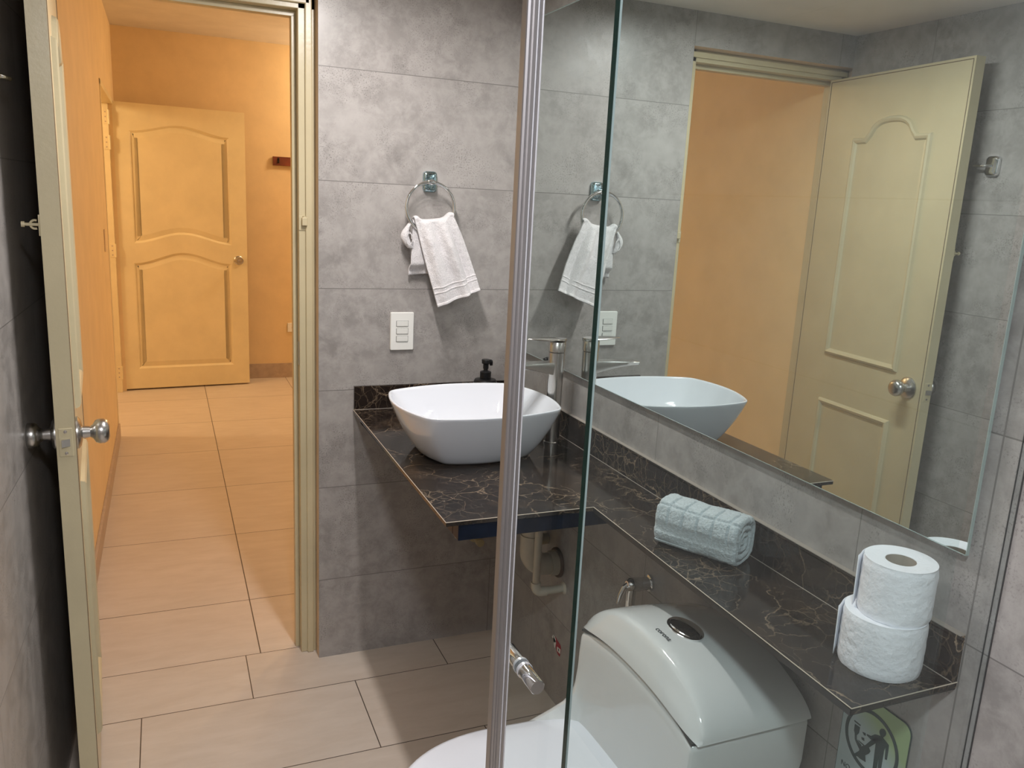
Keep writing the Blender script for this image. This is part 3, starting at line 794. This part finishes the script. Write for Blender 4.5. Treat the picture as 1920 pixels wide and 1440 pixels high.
# flush button and brand lettering sit on the crest
bc = Vector((-.158, -1.243, crest((-1.243-TY)/.199)-.003))
bm = bmesh.new()
def oval(sx_, sy_, z): return [(bc.x+1.08*sx_*math.cos(2*PI*i/40), bc.y+sy_*math.sin(2*PI*i/40), bc.z+z) for i in range(40)]
loft(bm, [oval(.026, .043, -.006), oval(.026, .043, .002), oval(.024, .041, .0035)]); fb = obj('flush_button', bm, 'chrome', ld, smooth=True, angle=50)
bm = bmesh.new(); rr = [oval(.022, .038, .0036), oval(.020, .035, .0055), oval(.012, .022, .0075), oval(.003, .006, .0082)]; loft(bm, rr); obj('button_cap', bm, 'chrome', tl, smooth=True)
def text_mesh(body, size, name, mat, parent, M4, ext=.0002):
    cu = bpy.data.curves.new(name, 'FONT'); cu.body = body; cu.size = size; cu.extrude = ext; cu.align_x = 'CENTER'; cu.align_y = 'CENTER'
    t = bpy.data.objects.new(name, cu); COL.objects.link(t)
    dg = bpy.context.evaluated_depsgraph_get(); me = bpy.data.meshes.new_from_object(t.evaluated_get(dg))
    bpy.data.objects.remove(t); me.transform(M4); me.materials.clear(); me.materials.append(M[mat])
    o = bpy.data.objects.new(name, me); COL.objects.link(o); o.parent = parent
    o.matrix_parent_inverse = Matrix.Translation(parent.location).inverted(); return o
# reads with its head towards the wall
R4 = Matrix(((0, 1, 0), (-1, 0, 0), (0, 0, 1))).to_4x4()
text_mesh('corona', .0155, 'brand_lettering', 'print', tl, Matrix.Translation((-.210, -1.252, crest(.085)+.0008)) @ R4)
# closed seat lid and seat
def seat_outline(s, x_back=-.262, n=40):
    pts = []
    for i in range(n+1):
        a = -PI/2+PI*i/n
        pts.append((-.455-.235*s*math.cos(a)**.9 if math.cos(a) > 0 else -.455, TY-.197*s*math.sin(a)))
    pts2 = [(x_back-.002/s, TY-.150*s), (x_back-.05, TY-.183*s), (x_back-.12, TY-.196*s)]
    back = [(x_back, TY+.15*s*(1-2*i/8)) for i in range(1, 8)]
    return [(x_back, TY+.150*s), ] and ([(x_back-.03, TY+.178*s), (x_back-.09, TY+.192*s)]+pts+[(x_back-.09, TY-.192*s), (x_back-.03, TY-.178*s)]+[(x_back, TY-.15*s+.3*s*i/8) for i in range(9)])
bm = bmesh.new()
loft(bm, [[(x, y, z) for x, y in seat_outline(s)] for s, z in ((.985, .3842), (.995, .388), (.995, .394), (.985, .3965))]); obj('seat', bm, 'seat', tl, smooth=True, angle=50)
bm = bmesh.new()
loft(bm, [[(x, y, z+.004*(1-((y-TY)/.2)**2)*(s < .99)) for x, y in seat_outline(s)] for s, z in ((.985, .398), (1.0, .402), (1.0, .409), (.985, .4135), (.95, .4155), (.7, .4165), (.35, .417), (.1, .417))]); obj('seat_lid', bm, 'seat', tl, smooth=True, angle=50)

# ------------------------------------------------------------------ things on the shelf
def tp(name, c, z0, h, r, rc, label, lean=0):
    o = thing(name, (c[0], c[1], z0), label, 'toilet paper', 'stacked toilet rolls')
    bm = bmesh.new(); seg = 72; rings = []
    NZ = 22
    def rad(a, q): return r*(1+.010*math.sin(a*2+1)+.006*math.sin(a*5))-.002*(abs(2*q-1)**10)+.0009*noise.noise(Vector((math.cos(a)*6, math.sin(a)*6, q*9+z0*50)))
    for k in range(NZ+1):
        q = k/NZ; rings.append([(c[0]+rad(2*PI*i/seg, q)*math.cos(2*PI*i/seg), c[1]+rad(2*PI*i/seg, q)*math.sin(2*PI*i/seg), z0+h*q+.0008*math.sin(3*2*PI*i/seg)*(0 < k)) for i in range(seg)])
    for s, dz in ((.97, .0016), (.8, .0012), (.6, .0006)):
        rings.append([(c[0]+r*s*math.cos(2*PI*i/seg), c[1]+r*s*math.sin(2*PI*i/seg), z0+h+dz) for i in range(seg)])
    rings.append([(c[0]+rc*math.cos(2*PI*i/seg), c[1]+rc*math.sin(2*PI*i/seg), z0+h-.0005) for i in range(seg)])
    loft(bm, rings, True, False); obj('paper_roll', bm, 'paper', o, smooth=True, angle=60)
    bm = bmesh.new()
    loft(bm, [[(c[0]+rc*s*math.cos(2*PI*i/48), c[1]+rc*s*math.sin(2*PI*i/48), z0+h*zz) for i in range(48)] for s, zz in ((.995, .99), (.97, .99), (.97, .05))], False, True); obj('core', bm, 'card', o, smooth=True)
    # loose end of the paper
    bm = bmesh.new(); g = []
    for j in range(11):
        row = []
        for i in range(13):
            a = PI*.50+.95*i/12; lift = .0013+.0035*max(0, (i-8)/4)**2*(1+.4*j/10)
            row.append(bm.verts.new((c[0]+(r+lift)*math.cos(a), c[1]+(r+lift)*math.sin(a), z0+h*(.03+.95*j/10))))
        g.append(row)
    for a, b in zip(g, g[1:]):
        for i in range(12): bm.faces.new((a[i], a[i+1], b[i+1], b[i]))
    q = obj('loose_end', bm, 'paper', o, smooth=True, angle=180); s = q.modifiers.new('t', 'SOLIDIFY'); s.thickness = .0008
    return o
tp('toilet_roll', (-.0715, -1.586), ZT+.0005, .080, .0570, .022, 'lower and fatter of two stacked white toilet rolls, standing on the shelf')
tp('toilet_roll', (-.0655, -1.592), ZT+.0822, .080, .0495, .0205, 'upper white toilet roll with open cardboard core, topmost of its stack')

rt = thing('rolled_towel', (-.085, -1.16, ZT), 'pale blue rolled towel with square pattern lying on the dark shelf', 'towel')
def rolled():
    A = Vector((-.128, -1.100, 0)); Bp = Vector((-.050, -1.250, 0)); L = (Bp-A).length; ax = (Bp-A)/L
    side = Vector((-ax.y, ax.x, 0)); side = side if side.x > 0 else -side   # towards the wall
    NA, NS = 150, 130
    bm = bmesh.new(); rings = []
    ry, rz = .043, .0445
    def surf(a, s):
        ca, sa = math.cos(a), math.sin(a)
        e = 2/3.2
        y = ry*math.copysign(abs(ca)**e, ca); z = rz*math.copysign(abs(sa)**e, sa)
        endr = 1-.16*max(0, 1-s/.05)**2-.12*max(0, 1-(1-s)/.04)**2
        sag = 1-.05*math.sin(PI*s)*(sa > 0)
        # raised squares in a band over the upper front
        d = 0
        deg = math.degrees(a) % 360
        if 76 < deg < 182:
            q = (deg-76)/53; uu = (q % 1); ss = (s*5.6+.3*0) % 1
            inside = min((min(uu, 1-uu)-.03)/.09, (min(ss, 1-ss)-.03)/.08, 1)
            d = .0042*max(0, min(1, inside))-.0026
        elif 182 <= deg < 189: d = -.0022
        d += .0012*noise.noise(Vector((ca*14, sa*14, s*45)))+.0009*noise.noise(Vector((ca*34, sa*34, s*110)))+.0022*noise.noise(Vector((ca*2.5, sa*2.5, s*5+3)))
        return (y*endr, z*endr*sag, d, ca, sa)
    for k in range(NS+1):
        s = k/NS; ring = []
        for i in range(NA):
            a = 2*PI*i/NA; y, z, d, ca, sa = surf(a, s)
            # side<0 is the room side: angle 90..270
            p = A+ax*(L*s)+side*(y+d*ca)+Vector((0, 0, max(-rz+.001, z+d*sa)+rz))
            p += Vector((0, 0, ZT))
            ring.append(p)
        rings.append(ring)
    cen0 = A+Vector((0, 0, ZT+rz)); 
    def cap(ring, dirn, s0):
        out = []
        c = sum((Vector(p) for p in ring), Vector())/len(ring)
        for m in range(1, 15):
            f = 1-m/15
            out.append([c+(Vector(p)-c)*f+dirn*(.0035*math.cos((f*3.0+i/NA)*2*PI)-.004*(1-f)-.002) for i, p in enumerate(ring)])
        return out
    r0 = cap(rings[0], -ax, 0)[::-1]; r1 = cap(rings[-1], ax, 0)
    loft(bm, r0+rings+r1)
    obj('terry_roll', bm, 'terry_blue', rt, smooth=True, angle=180)
    bm = bmesh.new(); g = []
    for j in range(5):
        row = []
        for k in range(41):
            s = .03+.42*k/40; deg = 212+9*j/4; a = math.radians(deg); y, z, d, ca, sa = surf(a, s)
            row.append(bm.verts.new(A+ax*(L*s)+side*(y+.0035*ca)+Vector((0, 0, ZT+rz+max(-rz+.004, z+.0035*sa)))))
        g.append(row)
    for a, b in zip(g, g[1:]):
        for i in range(40): bm.faces.new((a[i], a[i+1], b[i+1], b[i]))
    q = obj('woven_hem', bm, 'terry_blue', rt, smooth=True, angle=180); m = q.modifiers.new('t', 'SOLIDIFY'); m.thickness = .002
rolled()

# ------------------------------------------------------------------ shower glass
YF, YMV = -1.694, -1.6675
fp = thing('fixed_shower_panel', (-.3, YF, 0), 'fixed clear glass shower panel with a dark green edge meeting the right wall', 'glass panel')
bm = bmesh.new(); B(bm, -.634, -.0015, YF-.004, YF+.004, .012, 2.03); obj('glass_sheet', bm, 'pane', fp)
bm = bmesh.new(); B(bm, -.6362, -.634, YF-.004, YF+.004, .012, 2.03); obj('polished_edge', bm, 'glass_edge', fp)
bm = bmesh.new(); B(bm, -.6360, -.634, YF-.0048, YF-.004, .012, 2.03); obj('arris', bm, 'glass_arris', fp)  # highlight along the pane's near edge, drawn as a pale strip
bm = bmesh.new(); B(bm, -.0025, -.0005, YF-.0052, YF-.004, .012, 2.03); B(bm, -.0025, -.0005, YF+.004, YF+.0048, .012, 2.03); obj('silicone_joint', bm, 'seam', fp)
mp = thing('sliding_shower_door', (-.4, YMV, 0), 'sliding clear glass shower door with a vertical aluminium edge profile', 'shower door')
bm = bmesh.new(); B(bm, -.700, -.06, YMV-.003, YMV+.003, .02, 2.03); obj('glass_sheet', bm, 'pane', mp)
bm = bmesh.new()
prof = [(-.7120, -.0050), (-.7112, -.0064), (-.7090, -.0068), (-.7078, -.0056), (-.7062, -.0056), (-.7050, -.0066), (-.7020, -.0066), (-.7018, -.0052), (-.7003, -.0052), (-.6998, -.0062), (-.6968, -.0062), (-.6960, -.0052), (-.6960, .0052), (-.6968, .006), (-.7108, .006), (-.7120, .005)]
loft(bm, [[(x, YMV+y, z) for x, y in prof] for z in (.02, 2.03)]); ep = obj('edge_profile', bm, 'alu', mp)
bm = bmesh.new()
B(bm, -.7018, -.7004, YMV-.0070, YMV-.005, .02, 2.03, .0004); B(bm, -.6972, -.6958, YMV-.0068, YMV-.005, .02, 2.03, .0004)
obj('seal_strip', bm, 'alu_bright', ep)
bm = bmesh.new()
hx, hz = -.6775, .957
lathe(bm, (hx, YMV-.003, hz), (0, -1, 0), [(0, .0084), (.004, .0084), (.0045, .0078), (.034, .0078), (.035, .0072)], 36)
lathe(bm, (hx, YMV+.003, hz), (0, 1, 0), [(0, .0084), (.004, .0084), (.0045, .0078), (.034, .0078), (.035, .0072)], 36)
hd = obj('pull_knob', bm, 'chrome', mp, smooth=True, angle=40)
bm = bmesh.new(); lathe(bm, (hx, YMV-.0062, hz), (0, 1, 0), [(0, .0089), (.0032, .0089)], 30); lathe(bm, (hx, YMV+.0031, hz), (0, 1, 0), [(0, .0089), (.0032, .0089)], 30); obj('rubber_washer', bm, 'alu_bright', hd)
tk = thing('shower_track', (-.65, -1.678, 2.03), 'aluminium top track of the sliding shower glass under the ceiling', 'track')
bm = bmesh.new(); B(bm, -1.29, -.001, -1.702, -1.652, 2.005+.026, 2.048, .002); obj('rail', bm, 'alu', tk)

# ------------------------------------------------------------------ notice on the wall under the shelf
sg = thing('notice_sign', (-.001, -1.541, .59), 'no littering notice with circled pictogram on the wall under the shelf', 'sign')
def yz(p, t): return (-t, p[0], p[1])
bm = bmesh.new(); poly_prism(bm, rrect(-1.6055, -1.4785, .505, .692, .016), yz, .0005, .0025); obj('panel', bm, 'sign', sg)
bm = bmesh.new()
o1 = rrect(-1.6070, -1.477, .5035, .6935, .017); 
poly_prism(bm, o1, yz, .0004, .0018); obj('rim', bm, 'sign_dark', sg)
import numpy as _np
def unproj(u, v):
    cam = S.camera.matrix_world; C = cam.translation
    d = cam.to_3x3() @ Vector(((u-960)/1540.582, -(v-720)/1540.582, -1)); t = (-.003-C.x)/d.x; q = C+d*t
    return (q.y, q.z)
def trace(pts): return [unproj(1520+x/8, 1300+y/8) for x, y in pts]
bm = bmesh.new()
cy0, cz0, r1, r0 = -1.5400, .6215, .0535, .0475
n = 64
ro = [(cy0+r1*math.cos(2*PI*i/n), cz0+r1*math.sin(2*PI*i/n)) for i in range(n)]; ri = [(cy0+r0*math.cos(2*PI*i/n), cz0+r0*math.sin(2*PI*i/n)) for i in range(n)]
loft(bm, [[yz(p, t) for p in q] for q, t in ((ro, .0026), (ro, .0031), (ri, .0031), (ri, .0026))], False, False)
for pg in ([(655, 400), (752, 478), (742, 490), (655, 420)],
           [(662, 458), (738, 512), (720, 600), (688, 628), (688, 690), (730, 745), (760, 780), (730, 840), (700, 780), (660, 690), (660, 590), (648, 560)],
           [(712, 700), (800, 775), (795, 790), (720, 720)],
           [(650, 905), (725, 862), (735, 800), (820, 775), (980, 640), (1050, 700), (870, 815), (895, 870), (870, 905), (815, 930), (820, 1030), (745, 985), (700, 945), (670, 940)],
           [(775, 578), (820, 597), (825, 636), (798, 628)], [(760, 655), (800, 672), (802, 716), (765, 692)],
           [(1030, 585), (1036, 550), (1060, 530), (1090, 535), (1115, 555), (1130, 600), (1118, 640), (1085, 665), (1045, 640)],
           [(840, 610), (900, 640), (960, 615), (1020, 630), (1080, 665), (1170, 780), (1160, 880), (1140, 1000), (1110, 990), (1122, 810), (1100, 860), (1050, 1150), (1000, 1150), (1022, 930), (985, 1150), (925, 1150), (975, 740), (900, 690), (842, 632)]):
    poly_prism(bm, trace(pg), yz, .0025, .0030)
obj('pictogram', bm, 'sign_dark', sg)
Rs = Matrix(((0, 0, -1), (-1, 0, 0), (0, 1, 0))).to_4x4()
text_mesh('NO', .0125, 'lettering', 'sign_dark', sg, Matrix.Translation((-.0028, -1.4985, .552)) @ Rs)

# small torn sticker low on the wall
sk = thing('wall_sticker', (-.001, -.44, .185), 'small worn red and white sticker low on the wall behind the toilet', 'sticker')
bm = bmesh.new(); poly_prism(bm, [(-.430, .204), (-.448, .199), (-.466, .196), (-.472, .186), (-.470, .172), (-.466, .160), (-.455, .160), (-.446, .166), (-.438, .176)], yz, .0003, .0012); obj('red_patch', bm, 'red', sk)
bm = bmesh.new(); poly_prism(bm, [(-.447, .181), (-.470, .185), (-.470, .170), (-.450, .169)], yz, .0013, .0016); poly_prism(bm, [(-.411, .193), (-.418, .203), (-.428, .204), (-.437, .196), (-.433, .186), (-.424, .184), (-.427, .176), (-.433, .168), (-.446, .160), (-.456, .158), (-.446, .169), (-.438, .178), (-.442, .198), (-.43, .2)][:8]+[(-.437, .178), (-.440, .190)], yz, .0011, .0015)
obj('white_patch', bm, 'white_plastic', sk)
bm = bmesh.new(); B(bm, -.002, -.0016, -.461, -.457, .173, .181); obj('dark_mark', bm, 'dark', sk)

# robe hook on the left wall
hk = thing('robe_hook', (-1.288, -.6, 1.6), 'chrome robe hook on the left wall beyond the open bathroom door', 'hook')
bm = bmesh.new(); hxw = XL0+k*0-.0205
XW = XL0+(XL1-XL0)*(.6/2.9)
loft(bm, [[(XW+x, y-.6, z+1.602) for y, z in rrect(-.0205*s, .0205*s, -.029*s, .029*s, .010*s)] for x, s in ((.0005, 1), (.008, 1), (.013, .9), (.0145, .7))]); obj('wall_plate', bm, 'chrome', hk, smooth=True, angle=50)
bm = bmesh.new(); tube(bm, [(XW+.012, -.602, 1.602), (XW+.022, -.592, 1.602), (XW+.025, -.572, 1.602), (XW+.026, -.552, 1.603)], [.0055, .0045, .004, .0045], 14); obj('peg', bm, 'chrome', hk, smooth=True)

# ------------------------------------------------------------------ corridor things
rk = thing('coat_rack', (.05, 4.12, 1.64), 'red brown wooden coat rack on the far corridor wall', 'coat rack')
bm = bmesh.new(); B(bm, -.243, .30, 4.108, 4.1295, 1.608, 1.671, .001); obj('board', bm, 'wood', rk)
for x in (-.205, -.05, .105, .26):
    bm = bmesh.new(); B(bm, x-.006, x+.006, 4.103, 4.108, 1.625, 1.662, .001); tube(bm, [(x, 4.104, 1.652), (x+.001, 4.088, 1.650), (x+.001, 4.083, 1.658)], .0035, 10); tube(bm, [(x, 4.104, 1.636), (x, 4.090, 1.628), (x, 4.084, 1.634)], .0035, 10); obj('hook', bm, 'black_plastic', rk)
ou = thing('wall_outlet', (-.11, 4.13, .393), 'small white socket low on the far corridor wall', 'outlet')
bm = bmesh.new(); B(bm, -.149, -.079, 4.122, 4.1295, .358, .428, .002); obj('plate', bm, 'white_plastic', ou)
bm = bmesh.new(); lathe(bm, (-.114, 4.1225, .393), (0, -1, 0), [(0, .004), (.001, .004)], 12); obj('socket_hole', bm, 'dark', ou)
cs = thing('corridor_switch', (XCL, 2.385, 1.135), 'narrow wall switch plate on the corridor side wall by the door opening', 'light switch')
bm = bmesh.new(); B(bm, XCL+.0005, XCL+.007, 2.35, 2.42, 1.078, 1.192, .002); obj('plate', bm, 'wall_paint', cs)

# ------------------------------------------------------------------ lamps
WARM = (1.0, .74, .45)
bl = thing('ceiling_spot_bar', (-.56, -.60, ZC), 'white ceiling bar with four small lamps over the bathroom', 'ceiling lamp')
bm = bmesh.new(); B(bm, -.585, -.535, -.80, -.40, ZC-.018, ZC-.0005, .004); obj('bar', bm, 'white_plastic', bl)
for y in (-.76, -.653, -.547, -.44):
    bm = bmesh.new(); lathe(bm, (-.56, y, ZC-.018), (0, 0, -1), [(0, .022), (.014, .026), (.016, .025)], 24); obj('lamp_head', bm, 'white_plastic', bl, smooth=True)
    light('bath_lamp_light', 'AREA', (-.56, y, ZC-.0365), BATH_W/4*1.0, (1.0, .95, .92), .05, parent=None)
sl = thing('shower_ceiling_lamp', (-.93, -2.42, ZC), 'round white ceiling lamp over the shower', 'ceiling lamp')
bm = bmesh.new(); lathe(bm, (-.93, -2.42, ZC-.0005), (0, 0, -1), [(0, .10), (.012, .10), (.014, .095)], 40); obj('body', bm, 'white_plastic', sl, smooth=True)
light('shower_lamp_light', 'AREA', (-.93, -2.42, ZC-.018), SHOWER_W, (.96, .97, 1.0), .18)
cl = thing('corridor_wall_lamp', (.62, 3.7, 2.2), 'warm globe lamp hanging in the corridor', 'ceiling lamp')
bm = bmesh.new(); lathe(bm, (.62, 3.7, ZCC-.0005), (0, 0, -1), [(0, .05), (.012, .05), (.014, .006), (.19, .006)], 24); obj('cord', bm, 'white_plastic', cl, smooth=True)
light('corridor_lamp_light', 'POINT', (.62, 3.7, 2.2), CORR_W, WARM, .06)
c2 = thing('corridor_ceiling_lamp', (.5, 1.6, ZCC), 'round warm ceiling lamp in the corridor', 'ceiling lamp')  # unseen fill lamp, added for general brightness in the corridor
bm = bmesh.new(); lathe(bm, (.5, 1.6, ZCC-.0005), (0, 0, -1), [(0, .12), (.012, .12), (.014, .11)], 40); obj('body', bm, 'white_plastic', c2, smooth=True)
light('corridor_ceiling_light', 'AREA', (.5, 1.6, ZCC-.018), CORR2_W, WARM, .2)
light('side_room_light', 'POINT', (-2.2, 2.9, 2.0), SIDE_W, (1.0, .74, .42), .1)
